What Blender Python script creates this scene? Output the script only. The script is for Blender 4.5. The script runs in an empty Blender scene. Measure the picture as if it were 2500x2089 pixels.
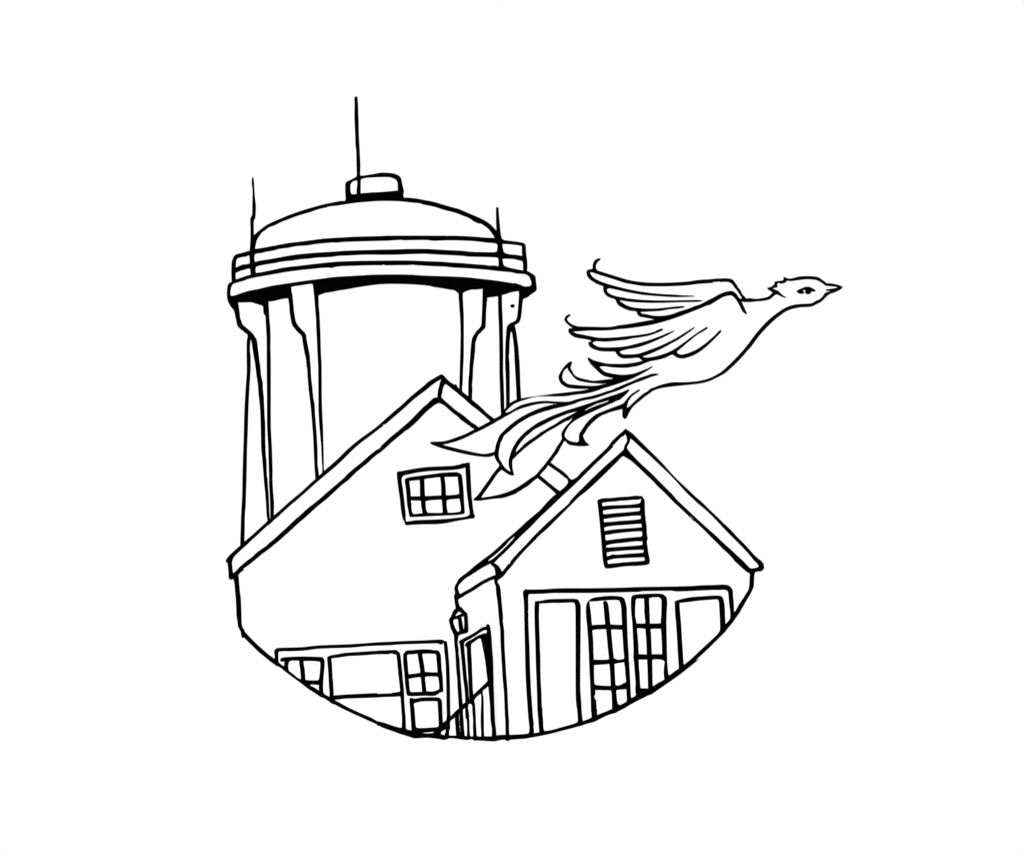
import bpy, math
import numpy as np
from mathutils import Vector
from mathutils.geometry import delaunay_2d_cdt

# ------------------------------------------------------------------ scene
S = bpy.context.scene
COL = S.collection
INK = .009
TH = math.radians(7.5)            # the camera looks slightly upwards, as in the drawing
ST, CT = math.sin(TH), math.cos(TH)

def P(u, v, y):
    """point at depth y (metres) on the sight line of elevation coordinate v"""
    return Vector((u, y, (v + y * ST) / CT))

# ------------------------------------------------------------------ materials
def mat(name, build):
    m = bpy.data.materials.new(name); m.use_nodes = True
    nt = m.node_tree; nt.nodes.clear()
    out = nt.nodes.new('ShaderNodeOutputMaterial')
    b = nt.nodes.new('ShaderNodeBsdfPrincipled')
    nt.links.new(b.outputs[0], out.inputs[0])
    build(nt, b); return m
def noise_mix(nt, b, c0, c1, scale):
    tc = nt.nodes.new('ShaderNodeTexCoord'); n = nt.nodes.new('ShaderNodeTexNoise')
    n.inputs['Scale'].default_value = scale; n.inputs['Detail'].default_value = 6
    r = nt.nodes.new('ShaderNodeValToRGB')
    r.color_ramp.elements[0].color = (*c0, 1); r.color_ramp.elements[1].color = (*c1, 1)
    nt.links.new(tc.outputs['Object'], n.inputs['Vector'])
    nt.links.new(n.outputs['Fac'], r.inputs[0]); nt.links.new(r.outputs[0], b.inputs['Base Color'])
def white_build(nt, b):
    # self-lit white: glow added to wash out shading, as the ink drawing has none
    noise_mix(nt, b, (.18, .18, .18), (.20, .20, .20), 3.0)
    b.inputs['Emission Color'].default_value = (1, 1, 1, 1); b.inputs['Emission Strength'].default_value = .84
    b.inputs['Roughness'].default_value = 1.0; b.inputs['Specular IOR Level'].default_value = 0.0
def black_build(nt, b):
    noise_mix(nt, b, (0, 0, 0), (.0012, .0012, .0012), 9.0)
    b.inputs['Roughness'].default_value = 1.0; b.inputs['Specular IOR Level'].default_value = 0.0
WHITE = mat('white_self_lit', white_build)
BLACK = mat('black_ink', black_build)

# ------------------------------------------------------------------ outlines
TILES = {'A': (540, 220, 4.178), 'B': (540, 560, 5.223), 'C': (920, 560, 5.223), 'D': (540, 880, 5.223),
         'E': (920, 880, 5.223), 'F': (540, 1180, 5.223), 'G': (920, 400, 5.223), 'H': (1360, 600, 5.223),
         'I': (1720, 600, 5.223), 'J': (1220, 800, 5.223), 'K': (1120, 1040, 5.223), 'L': (900, 1100, 5.223),
         'M': (560, 1500, 5.223), 'N': (920, 1500, 5.223), 'O': (1250, 1400, 5.223), 'P': (1500, 1340, 5.223),
         'Q': (1480, 1040, 5.223), 'R': (1280, 1480, 5.223), 'S': (1080, 1360, 10.445), 'T': (1450, 1200, 8.775),
         'Z': (0, 0, 1.0)}
def parse(s):
    pts = []; t = TILES['Z']
    for k in s.split():
        if k in TILES: t = TILES[k]; continue
        a, b = k.split(',')
        x = t[0] + float(a) / t[2]; y = t[1] + float(b) / t[2]
        pts.append(((x - 1250) / 100, (1044.5 - y) / 100))
    out = []
    for p in pts:
        if not out or (abs(p[0]-out[-1][0]) + abs(p[1]-out[-1][1])) > 1e-3: out.append(p)
    if math.dist(out[0], out[-1]) < 1e-3: out.pop()
    return out
def smooth(pts, step=.035, corner=62):
    n = len(pts); A = [np.array(p) for p in pts]; cor = []
    for i in range(n):
        a = A[i]-A[i-1]; b = A[(i+1) % n]-A[i]
        c = a.dot(b)/(np.linalg.norm(a)*np.linalg.norm(b)+1e-9)
        cor.append(c < math.cos(math.radians(corner)))
    res = []
    for i in range(n):
        p1, p2 = A[i], A[(i+1) % n]
        p0 = 2*p1-p2 if cor[i] else A[i-1]
        p3 = 2*p2-p1 if cor[(i+1) % n] else A[(i+2) % n]
        L = np.linalg.norm(p2-p1)
        d0 = (p2-p0); d0 = d0/(np.linalg.norm(d0)+1e-9)*L
        d1 = (p3-p1); d1 = d1/(np.linalg.norm(d1)+1e-9)*L
        k = max(1, min(8, int(L/step)))
        for j in range(k):
            t = j/k
            q = (2*t**3-3*t*t+1)*p1 + (t**3-2*t*t+t)*d0*.9 + (-2*t**3+3*t*t)*p2 + (t**3-t*t)*d1*.9
            res.append((q[0], q[1]))
    return res
def triangulate(poly, grid=None):
    vs = [Vector(p) for p in poly]; n = len(vs)
    if grid:
        xs = [p[0] for p in poly]; ys = [p[1] for p in poly]
        for i in range(int(min(xs)//grid), int(max(xs)//grid)+2):
            for j in range(int(min(ys)//grid), int(max(ys)//grid)+2):
                vs.append(Vector((i*grid, j*grid)))
    r = delaunay_2d_cdt(vs, [], [list(range(n))], 1, 1e-5)
    return [tuple(v) for v in r[0]], [tuple(f) for f in r[2]]

def grow(poly, d):
    A = np.array(poly); n = len(A)
    x, y = A[:, 0], A[:, 1]
    area = .5*np.sum(x*np.roll(y, -1)-np.roll(x, -1)*y)
    t = np.roll(A, -1, 0)-np.roll(A, 1, 0)
    t = t/(np.linalg.norm(t, axis=1)[:, None]+1e-9)
    nrm = np.stack([t[:, 1], -t[:, 0]], 1)*(1 if area > 0 else -1)
    return [tuple(p) for p in (A+nrm*d)]

class Mesh:
    """collects flat-cut pieces wrapped onto a surface y = surf(u, v)"""
    def __init__(self): self.v = []; self.f = []; self.m = []
    def piece(self, s, surf, off=0., thick=.03, mi=0, back=None, grid=None, sm=True, side=None, side_body=False, pane=False):
        poly = parse(s) if isinstance(s, str) else s
        if sm: poly = grow(smooth(poly), 0 if side_body else (INK if mi == 0 and not pane else -INK))
        V, F = triangulate(poly, grid)
        if not callable(surf): yy = surf; surf = lambda u, v: yy
        used = sorted({i for f in F for i in f}); idx = {i: k for k, i in enumerate(used)}
        b0 = len(self.v); n = len(used)
        for i in used:
            u, v = V[i]; self.v.append(P(u, v, surf(u, v)+off))
        for i in used:
            u, v = V[i]; y = surf(u, v)+off
            self.v.append(P(u, v, back(u, v) if back else y+thick))
        edges = {}
        for f in F:
            a, b, c = f
            ar = (V[b][0]-V[a][0])*(V[c][1]-V[a][1])-(V[c][0]-V[a][0])*(V[b][1]-V[a][1])
            if ar < 0: a, b, c = a, c, b
            self.f.append((b0+idx[a], b0+idx[b], b0+idx[c])); self.m.append(mi)
            self.f.append((b0+n+idx[a], b0+n+idx[c], b0+n+idx[b])); self.m.append(mi if side is None else side)
            for e in ((a, b), (b, c), (c, a)):
                if (e[1], e[0]) in edges: del edges[(e[1], e[0])]
                else: edges[e] = 1
        for a, b in edges:
            self.f.append((b0+idx[b], b0+idx[a], b0+n+idx[a], b0+n+idx[b])); self.m.append(mi if side is None else side)
        return self
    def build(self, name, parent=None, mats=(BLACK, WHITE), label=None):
        loc = Vector((0, 0, 0)); p = parent
        while p: loc += p.location; p = p.parent
        # every mesh gets its own origin at its centre-bottom
        xs = [v.x for v in self.v]; ys = [v.y for v in self.v]; zs = [v.z for v in self.v]
        o0 = Vector(((min(xs)+max(xs))/2, (min(ys)+max(ys))/2, min(zs)))
        me = bpy.data.meshes.new(name)
        me.from_pydata([v-o0 for v in self.v], [], self.f)
        for m in mats: me.materials.append(m)
        me.polygons.foreach_set('material_index', self.m); me.update()
        o = bpy.data.objects.new(name, me); COL.objects.link(o)
        o.location = o0-loc
        if parent: o.parent = parent
        if label: o['label'] = label
        return o
def thing(name, label, cat, loc):
    o = bpy.data.objects.new(name, None); COL.objects.link(o)
    o.location = loc; o.empty_display_size = .5
    o['label'] = label; o['category'] = cat
    return o
def plate(name, parent, surf, black=(), white=(), off=0., lift=.03, thick=.05, grid=None, label=None, body=None, bodyback=None):
    """black shape(s) with white fields raised on them: one mesh"""
    m = Mesh()
    for b in black: m.piece(b, surf, off, thick, 0, grid=grid)
    for w in white: m.piece(w, surf, off-lift, lift*.8, 1, grid=grid)
    if body is not None:
        for b in body: m.piece(b, surf, off+thick+.002, bodyback if not callable(bodyback) else 0, 1,
                               back=bodyback if callable(bodyback) else None, grid=grid, side_body=True)
    return m.build(name, parent, label=label)
def glazed(name, parent, surf, black, panes, off, pane='pane', lift=.03, thick=.05, label=None):
    """black frame object with its white panes as one child mesh"""
    f = Mesh().piece(black, surf, off, thick, 0).build(name, parent, mats=(BLACK,), label=label)
    m = Mesh()
    for w in panes: m.piece(w, surf, off-lift, lift*.8, 0, pane=True)
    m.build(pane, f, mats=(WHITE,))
    return f

# ================================================================== TOWER
YC = 6.3
CX = (933-1250)/100
def cyl(cx, r, yc=YC, k=1.03):
    def f(u, v):
        t = min(1, abs((u-cx)/(r*k)))
        return yc - r*math.sqrt(max(0, 1-t*t))
    return f
def cylback(cx, r, yc=YC, k=1.03):
    f = cyl(cx, r, yc, k)
    return lambda u, v: 2*yc - f(u, v)
tower = thing('domed_tower', 'white open tower with shallow dome, ringed balcony and bracketed columns behind the larger house',
              'tower', P(CX, -1.5, YC))
deck_s = cyl(CX, 3.78)
rail_s = cyl(CX, 3.62, k=1.04)
dome_c = (870-1250)/100 + .47
def dome_s(u, v):
    base = (1044.5-585)/100; H = 1.0
    h = max(0, v-base)/1.35
    rr = ((u-CX+.13)/3.25)**2 + h*h
    return YC - 3.1*max(0, 1-rr)**.8
dome_outer = "A 333,1488 360,1460 432,1402 480,1370 540,1342 600,1316 700,1275 832,1229 920,1203 1040,1170 1140,1149 1225,1134 1262,1135 1863,1101 G 420,438 500,447 600,465 720,488 840,523 960,558 1040,579 1120,612 1220,655 1335,705 1390,735 1443,772 1490,820 1524,855 1550,900 1550,1000 1300,1000 400,1000 A 1000,1580 500,1640 320,1660"
dome_cell = "A 343,1620 350,1580 362,1530 385,1490 415,1450 440,1433 490,1397 540,1380 620,1340 665,1324 740,1294 820,1268 900,1245 1000,1211 1070,1196 1100,1186 1180,1177 1300,1158 1400,1145 1500,1137 1580,1131 1700,1129 1840,1134 G 415,489 480,495 545,501 600,519 710,540 780,560 850,583 905,598 965,612 1030,632 1100,660 1160,682 1200,705 1245,737 1300,758 1330,762 1370,787 1420,824 1470,887 1490,915 1505,946 1490,952 1380,955 1240,950 800,940 140,940 0,945 A 1400,1510 1100,1525 870,1550 600,1590 380,1628 350,1628"
plate('dome', tower, dome_s, [dome_outer], [dome_cell], lift=.05, grid=.12, body=[dome_outer],
      bodyback=lambda u, v: 2*YC-dome_s(u, v)+.1)
# cupola on the dome, mast, spires
cup_s = cyl((914.6-1250)/100, .72, YC, 1.05)
cup_outer = "A 1386,870 1415,870 1424,875 1436,878 1500,868 1560,859 1620,847 1720,849 1760,855 1815,878 1832,900 1845,960 1862,1040 1855,1062 1856,1080 1863,1101 1880,1136 1700,1128 1500,1136 1400,1144 1262,1160 1262,1137 1273,1115 1269,1060 1268,1000 1272,945 1300,928 1348,906 1380,885"
plate('cupola', tower, lambda u, v: cup_s(u, v)-.75, [cup_outer],
      ["A 1390,930 1385,921 1370,921 1340,933 1322,952 1316,970 1316,1020 1320,1050 1330,1064 1350,1065 1384,1062 1384,1020 1390,965",
       "A 1424,910 1440,902 1480,894 1560,889 1640,886 1715,887 1755,898 1786,915 1800,940 1804,985 1802,1028 1770,1031 1720,1036 1620,1044 1540,1047 1470,1053 1420,1056 1420,1000"],
      grid=.1, body=[cup_outer], bodyback=lambda u, v: 2*YC-cup_s(u, v)-.75)
plate('mast', tower, YC-1.55, ["A 1363,75 1375,67 1386,72 1390,110 1394,170 1396,250 1399,330 1402,460 1407,560 1412,660 1417,760 1416,810 1415,865 1419,900 1419,1050 1386,1050 1391,960 1388,900 1386,870 1383,740 1380,620 1372,555 1371,500 1366,380 1362,280 1364,150"], off=0, thick=.08)
plate('spire', tower, YC-1.9, ["A 323,882 316,910 314,960 320,990 323,1040 322,1100 320,1200 318,1270 310,1290 300,1310 302,1430 300,1540 293,1640 293,1700 341,1700 340,1610 352,1540 333,1488 330,1420 332,1330 345,1305 350,1240 351,1180 342,1100 337,1040 335,990 330,920"], thick=.09)
plate('spire', tower, YC-1.9, ["G 1524,558 1535,555 1547,562 1550,600 1557,690 1565,770 1572,850 1580,910 1588,945 1602,968 1600,1010 1545,1010 1512,948 1528,857 1526,800 1523,700"], thick=.09)
# railing round the balcony
rail_outer = "B 366,275 260,305 180,328 155,365 140,410 134,470 133,560 137,670 137,720 300,690 500,640 1000,560 2089,480 C 1500,560 1880,600 1914,560 1914,535 1916,440 1912,380 1905,345 1898,250 1893,200 1880,183 1840,170 1760,158 1660,146 1620,140 1597,125 1587,110 1580,100 1505,112 1380,108 1240,97 1080,88 800,85 140,85 0,92 B 2089,88 1700,98 1560,106 1300,123 1050,155 860,178 690,209 600,226 500,244 430,254 400,265"
rail_cells = [
 "B 360,330 340,334 310,346 270,350 230,360 205,370 192,390 187,430 183,485 192,488 230,470 265,454 285,451 330,447 363,438 367,400",
 "B 365,495 330,502 290,514 240,528 210,542 182,556 182,610 186,638 200,637 250,620 310,600 379,578 374,530",
 "B 430,318 450,307 520,298 545,289 600,279 670,267 720,252 780,241 840,235 960,212 1100,202 1190,187 1240,181 1340,171 1420,165 1485,167 1520,161 1700,153 2089,143 C 140,142 300,132 340,136 500,134 640,134 720,143 940,137 1200,145 1320,156 1400,166 1510,176 1532,186 1541,205 1537,260 1532,284 1500,294 1400,294 1200,289 1080,276 900,268 780,262 650,254 400,254 200,260 0,264 B 1760,270 1560,278 1430,288 1200,302 1000,320 880,336 780,354 600,386 500,402 432,418 423,400 420,360",
 "B 436,500 440,480 470,465 540,450 660,430 690,426 730,416 800,405 900,396 1000,380 1120,370 1220,358 1400,349 1500,335 1640,330 1820,320 2089,321 C 240,320 400,314 600,308 700,314 900,325 1080,334 1170,344 1350,349 1520,355 1545,362 1553,385 1555,440 1553,475 1535,470 1490,464 1440,466 1380,457 1240,447 1100,435 960,427 830,416 600,408 420,401 200,401 0,403 B 1700,407 1500,414 1380,424 1200,443 1000,467 820,487 720,507 600,532 500,552 442,558 436,540",
 "C 1600,186 1620,184 1700,188 1780,197 1840,208 1851,215 1853,280 1855,340 1845,340 1780,329 1700,322 1650,311 1617,290 1606,245 1598,205",
 "C 1600,380 1620,373 1680,372 1760,378 1790,388 1845,398 1860,406 1866,450 1868,525 1850,524 1740,503 1650,480 1618,460 1607,425"]
plate('railing', tower, rail_s, [rail_outer], rail_cells, grid=.2, lift=.04, body=[rail_outer], bodyback=cylback(CX, 3.62, k=1.04))
# balcony deck with its dark underside
deck_outer = "B 137,670 105,688 88,705 80,750 76,810 80,880 95,930 120,975 145,1008 165,1030 213,1030 540,1010 600,960 602,915 620,917 660,912 760,888 840,875 855,880 862,895 900,910 1200,850 1235,860 1245,838 1290,820 1320,808 1400,797 1500,776 1560,768 1680,747 1760,732 1880,714 2000,699 2089,695 C 60,695 200,692 400,696 600,709 680,719 720,730 850,750 940,766 980,771 1010,786 1048,823 1060,850 1380,900 1402,885 1410,868 1450,862 1490,858 1530,851 1545,853 1550,875 1570,900 1593,900 1820,880 1858,890 1880,880 1910,868 1940,850 1950,838 1990,810 2035,773 2033,720 2025,650 2018,600 2000,580 1975,566 1940,545 1914,535 1880,545 1740,520 1550,495 1300,475 1000,455 800,440 420,425 0,430 B 1500,440 1300,460 1000,490 800,520 600,560 380,600 200,660"
deck_cell = "B 114,830 115,800 122,750 132,720 150,695 175,685 200,676 240,666 280,655 340,632 440,609 560,588 700,563 850,537 980,520 1050,512 1150,503 1280,489 1370,485 1410,490 1450,478 1530,468 1700,461 1920,455 2089,456 C 60,457 280,454 430,452 450,448 500,454 600,459 700,466 880,473 960,483 1200,496 1400,512 1550,529 1720,545 1770,558 1890,569 1920,582 1950,610 1963,640 1975,690 1970,710 1955,725 1900,731 1865,727 1845,715 1800,700 1746,684 1749,693 1600,668 1500,653 1300,631 1180,617 1000,606 600,592 400,580 200,578 0,580 B 1900,583 1700,595 1500,606 1400,615 1300,629 1050,661 900,684 750,706 650,722 570,740 480,762 350,787 250,818 190,840 150,850 125,849"
plate('balcony_deck', tower, deck_s, [deck_outer], [deck_cell], grid=.2, lift=.04, body=[deck_outer], bodyback=cylback(CX, 3.78))
# columns with brackets
col_s = lambda u, v: deck_s(u, v)-.16
cols = [
 ("B 140,985 165,1030 178,1080 190,1140 212,1232 235,1258 290,1302 341,1348 333,1400 328,1460 330,1755 D 330,150 320,290 308,480 298,700 290,1000 280,1300 270,1755 F 265,280 257,420 252,600 248,800 280,1000 300,1500 700,1500 680,800 670,470 669,350 671,240 662,160 653,0 D 666,1755 655,1620 651,1500 652,1400 643,1100 636,980 630,830 629,400 629,0 B 628,1650 624,1480 626,1400 622,1250 612,1150 606,1020 600,940 602,915 560,890 250,890",
  ["B 213,930 300,928 390,928 430,940 480,957 525,970 536,985 540,1030 545,1075 565,1100 571,1180 578,1300 583,1400 584,1755 D 587,400 589,830 596,980 603,1100 608,1300 614,1500 613,1560 618,1650 624,1755 F 628,300 630,450 619,456 612,380 606,220 592,0 D 588,1510 580,1460 576,1350 573,1260 565,1200 560,1050 558,800 552,720 546,600 540,460 530,370 527,280 518,240 508,200 500,120 494,60 484,0 B 485,1680 478,1615 468,1540 458,1450 446,1395 432,1378 410,1340 370,1300 300,1240 265,1205 255,1170 240,1130 232,1060 222,985",
   "B 372,1405 366,1470 365,1550 371,1620 373,1755 D 370,150 362,280 358,330 350,480 343,650 336,900 328,1100 322,1400 312,1755 F 308,300 300,390 296,600 293,760 420,660 587,500 582,400 572,220 562,100 551,0 D 545,1480 535,1360 525,1230 514,1130 510,950 505,750 498,600 480,430 470,300 455,200 440,80 429,0 B 428,1670 415,1600 402,1520 393,1450 385,1415",
   "F 330,880 420,790 600,640 655,600 665,800 670,1490 340,1490 305,1000"]),
 ("B 862,895 870,960 878,1060 890,1140 905,1210 930,1250 980,1310 1028,1355 1040,1420 1060,1540 1085,1660 1094,1755 D 1098,90 1108,240 1120,380 1135,500 1150,640 1165,820 1178,1000 1188,1250 1195,1380 1205,1510 1215,1650 Z 775,1400 800,1400 D 1325,1600 1309,1440 1303,1200 1297,950 1294,820 1288,740 1280,500 1278,200 1275,0 B 1272,1640 1266,1500 1262,1330 1255,1180 1248,1050 1240,960 1235,850 1200,760 880,780",
  ["B 890,733 920,724 1000,713 1060,703 1140,692 1160,692 1170,705 1180,780 1190,870 1200,1000 1210,1120 1217,1280 1225,1440 1232,1600 1240,1755 D 1241,150 1243,400 1245,650 1253,800 1263,920 1277,1080 1285,1250 1288,1450 1244,1490 1240,1420 1228,1340 1226,1200 1220,1030 1207,840 1195,700 1188,560 1172,470 1160,350 1145,220 1138,80 1130,0 B 1128,1620 1110,1520 1090,1420 1080,1350 1070,1325 1030,1285 980,1230 955,1190 940,1130 928,1060 920,980 912,900 905,840 895,785",
   "D 1235,1690 1300,1630 Z 796,1392 779,1392"]),
 ("C 1048,823 1052,930 1060,1050 1068,1180 1072,1350 1068,1550 1062,1755 E 1060,150 1057,280 1056,366 Z 1124,1300 1156,1300 E 1211,500 1215,350 1211,320 1220,220 1225,100 1236,0 C 1240,1640 1250,1540 1254,1450 1268,1400 1285,1355 1320,1315 1370,1265 1380,1252 1386,1200 1390,1070 1400,930 1405,880 1380,800 1090,760",
  ["C 1095,815 1110,800 1150,782 1200,767 1280,763 1352,756 1350,860 1345,1030 1340,1140 1335,1220 1325,1240 1312,1260 1285,1285 1270,1300 1255,1325 1240,1345 1218,1390 1205,1470 1195,1600 1183,1755 E 1180,150 1170,290 1168,475 1092,420 1093,250 1098,90 1103,0 C 1106,1550 1106,1300 1105,1100 1098,950",
   "E 1085,480 1180,550 Z 1152,1292 1128,1292"]),
 ("C 1550,875 1552,1060 1560,1250 1565,1500 1567,1755 E 1568,200 1573,350 1580,560 1585,680 Z 1225,1180 1274,1180 E 1845,560 1838,487 1828,330 1822,150 1815,0 C 1812,1650 1803,1520 1790,1420 1778,1330 1765,1260 1755,1218 1780,1207 1810,1185 1828,1150 1840,1090 1848,1010 1855,930 1862,885 1840,830 1560,830",
  ["C 1593,840 1605,832 1640,824 1700,803 1760,790 1811,786 1816,830 1812,900 1803,1010 1795,1090 1785,1140 1770,1165 1740,1182 1700,1198 1680,1215 1662,1240 1655,1290 1648,1380 1642,1500 1639,1620 1640,1755 E 1645,160 1649,350 1648,620 1622,650 1620,450 1612,250 1608,150 1608,0 C 1609,1640 1606,1400 1603,1200 1597,1050",
   "C 1715,1300 1705,1310 1697,1370 1690,1450 1685,1590 1681,1600 1687,1700 1689,1755 E 1692,200 1693,580 1740,550 1788,530 1780,360 1773,220 1765,90 1760,0 C 1757,1600 1748,1470 1735,1370 1724,1312",
   "E 1610,820 1830,720 Z 1269,1172 1230,1172"])]
for k, (o_, c_) in enumerate(cols):
    c = plate('column', tower, col_s, [o_], c_, grid=.25, lift=.04, body=[o_], bodyback=.45)
    if k == 3:
        c['label'] = 'outer right column with a small black bolt in its bracket'
        Mesh().piece("C 1703,978 1712,962 1735,957 1752,960 1755,980 1750,992 1730,995 1710,990", lambda u, v: col_s(u, v)-.06, 0, .05, 0).build('bolt', c, mats=(BLACK,))
    elif k == 0: c['label'] = 'outer left column with a narrow side face under its bracket'

# ================================================================== LEFT HOUSE
YL = 0.0
houseL = thing('gabled_house', 'larger white gabled house with a six-pane gable window and a shop front below',
               'house', P(-3.0, -7.7, YL))
wallL = "E 798,560 1240,880 Z 1207,1030 1300,1060 1340,1150 1340,1300 1130,1420 1130,1790 N 480,1555 209,1462 M 1945,1415 1500,1200 1260,1080 900,850 575,610 200,270 130,150 125,40 F 225,1600 210,1400 190,1220 240,1110 900,550 D 1600,1490 E 0,1165 400,850"
m = Mesh().piece(wallL, YL, 0, 1.9, 1, sm=False)
m.piece("F 160,1200 172,1270 180,1360 190,1480 196,1600 198,1680 211,1755 M 112,140 120,165 135,190 148,218 152,255 162,290 175,294 190,288 240,340 300,398 380,475 460,540 520,590 575,628 600,648 640,600 590,560 575,566 565,560 550,545 500,510 430,450 340,368 260,288 192,212 191,198 180,185 165,160 157,130 152,70 F 257,1755 255,1680 252,1560 246,1440 238,1395 230,1320 222,1220 217,1165 200,1150", YL, -.02, .018, 0)
m.build('wall', houseL)
roofL = "F 60,985 75,955 100,925 150,875 248,788 293,747 420,638 480,583 587,485 670,413 760,335 860,245 940,178 1040,95 1140,0 D 1205,1510 1309,1413 1440,1300 1520,1225 1600,1145 1680,1075 1780,995 1900,910 1980,850 2089,755 E 120,740 220,652 320,568 430,465 520,390 600,325 660,272 720,235 780,200 825,177 850,192 890,237 940,280 990,310 1005,305 1018,315 1020,330 1056,366 1092,400 1168,462 1211,500 1290,565 1350,620 1400,670 1497,745 1540,790 1310,900 1250,876 1208,845 1160,815 1100,770 1065,740 1020,700 980,672 930,630 880,585 850,562 815,545 798,538 770,545 720,575 700,592 650,632 580,700 527,760 500,785 450,830 400,872 360,895 330,922 280,962 235,1000 180,1045 100,1120 40,1170 0,1195 D 2000,1185 1920,1250 1870,1300 1800,1355 1730,1412 1690,1450 1620,1520 1540,1580 1480,1635 1350,1755 F 1212,300 1120,385 1040,455 980,505 900,580 800,670 720,740 640,805 577,855 520,895 460,945 400,995 330,1050 285,1080 284,1100 240,1135 217,1165 200,1205 162,1214 125,1221 105,1215 98,1195 97,1140 90,1070 83,1015 75,1003 62,995"
roofL_cells = [
 "F 150,1142 143,1100 138,1050 135,1010 138,985 150,955 165,928 190,900 220,875 246,850 290,810 340,765 370,733 430,680 500,615 583,540 625,510 670,465 740,405 820,330 900,258 960,210 1040,140 1080,105 1140,50 1196,0 D 1245,1525 1310,1470 1380,1412 1460,1345 1540,1270 1640,1170 1720,1095 1800,1030 1900,955 1975,898 2089,812 E 70,838 140,782 250,688 350,602 430,528 480,484 540,438 620,378 680,328 740,282 790,252 820,237 818,255 803,295 797,330 785,370 778,420 775,470 765,474 745,472 720,485 690,510 640,558 600,590 540,650 480,712 420,772 340,842 260,910 180,975 120,1030 60,1085 0,1135 D 2045,1090 1980,1142 1900,1203 1840,1258 1760,1325 1700,1372 1600,1460 1580,1485 1500,1555 1400,1640 1316,1712 1280,1745 F 1212,235 1100,322 1000,415 950,455 840,560 760,632 680,705 610,762 577,795 500,848 450,885 400,933 340,978 285,1023 230,1070 200,1105 170,1132",
 "E 820,468 822,445 828,425 837,380 845,340 860,310 882,298 910,318 960,360 1020,405 1060,440 1110,480 1210,570 1280,622 1350,680 1400,725 1451,772 1470,800 1320,880 1297,855 1260,822 1210,792 1160,750 1120,715 1060,672 1000,632 960,595 920,562 880,528 850,500"]
plate('roof', houseL, YL, [roofL], roofL_cells, off=-.2, thick=.08, body=[roofL], bodyback=2.1)
# gable window
w = Mesh().piece("L 363,275 375,267 420,262 500,247 600,229 720,213 850,205 1000,199 1080,194 1130,184 1175,175 1180,168 1212,162 1240,160 1250,155 1288,152 1292,230 1298,350 1303,450 1312,600 1322,680 1328,740 1335,770 1336,800 1355,825 1350,848 1338,858 1300,862 1200,878 1080,900 980,920 880,931 780,933 660,935 560,940 485,946 468,940 462,925 465,908 448,890 430,830 415,740 400,600 385,500 372,400 366,340", YL, -.05, .045, 0)
w.piece("L 420,350 430,328 450,312 520,296 640,272 780,256 900,250 1050,244 1130,235 1180,227 1235,211 1240,280 1246,380 1251,480 1258,550 1270,640 1282,730 1292,800 1288,815 1265,832 1220,846 1140,855 1000,870 860,878 700,884 600,888 520,900 490,904 473,895 470,860 468,800 458,700 445,580 432,480 420,400", YL, -.08, .025, 1)
gw = w.build('window', houseL, label='six-pane gable window in a slightly crooked frame')
Mesh().piece("L 468,358 500,345 560,334 700,315 820,300 940,284 1130,276 1160,290 1182,305 1192,360 1202,450 1210,560 1215,680 1223,780 1220,798 1190,806 1080,817 950,823 780,830 640,838 525,842 518,810 507,750 495,690 488,600 480,500 470,430 463,390", YL, -.105, .023, 0).build('sash', gw, mats=(BLACK,))
m = Mesh()
for s in ["L 515,390 530,382 600,374 652,371 656,430 658,582 536,583 530,500 522,440",
          "L 708,362 740,353 820,343 905,334 915,345 922,400 928,480 928,570 840,575 730,580 717,575 712,500",
          "L 965,331 1137,328 1145,400 1153,480 1155,548 1140,557 1080,565 1020,570 985,567 981,500 975,420",
          "L 538,630 620,632 665,634 670,650 673,700 682,750 690,798 640,803 572,809 560,800 548,770 543,700",
          "L 722,642 760,632 820,625 932,619 940,680 947,780 940,792 860,795 750,792 745,780 732,755 726,700",
          "L 993,632 1020,620 1080,612 1160,607 1170,660 1180,740 1175,770 1165,778 1100,788 1040,793 1008,790 998,740 990,680"]:
    m.piece(s, YL, -.13, .022, 0, pane=True)
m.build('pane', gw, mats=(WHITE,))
# ground floor shop front
frontL = "M 573,460 585,445 600,430 650,424 800,420 920,416 1000,408 1100,397 1250,388 1500,380 1700,368 1900,353 2089,345 N 200,345 400,335 600,329 720,322 800,319 840,322 855,334 890,340 897,385 905,450 912,540 918,600 925,750 930,950 932,1100 933,1200 936,1297 970,1270 1003,1232 1050,1192 1070,1200 1080,1585 980,1570 910,1572 902,1587 890,1575 880,1590 830,1588 790,1578 720,1570 640,1563 560,1567 478,1570 400,1545 300,1515 209,1482 M 1945,1430 1915,1413 1890,1408 1880,1395 1850,1378 1740,1330 1620,1275 1500,1220 1390,1165 1345,1140 1320,1135 1260,1093 1225,1070 1200,1055 1165,1045 1140,1028 1100,1000 1040,962 1010,942 960,905 910,865 850,822 780,770 700,710 660,675 630,658 600,650 575,628 545,605 545,560 565,562 575,566 581,550 578,500"
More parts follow.
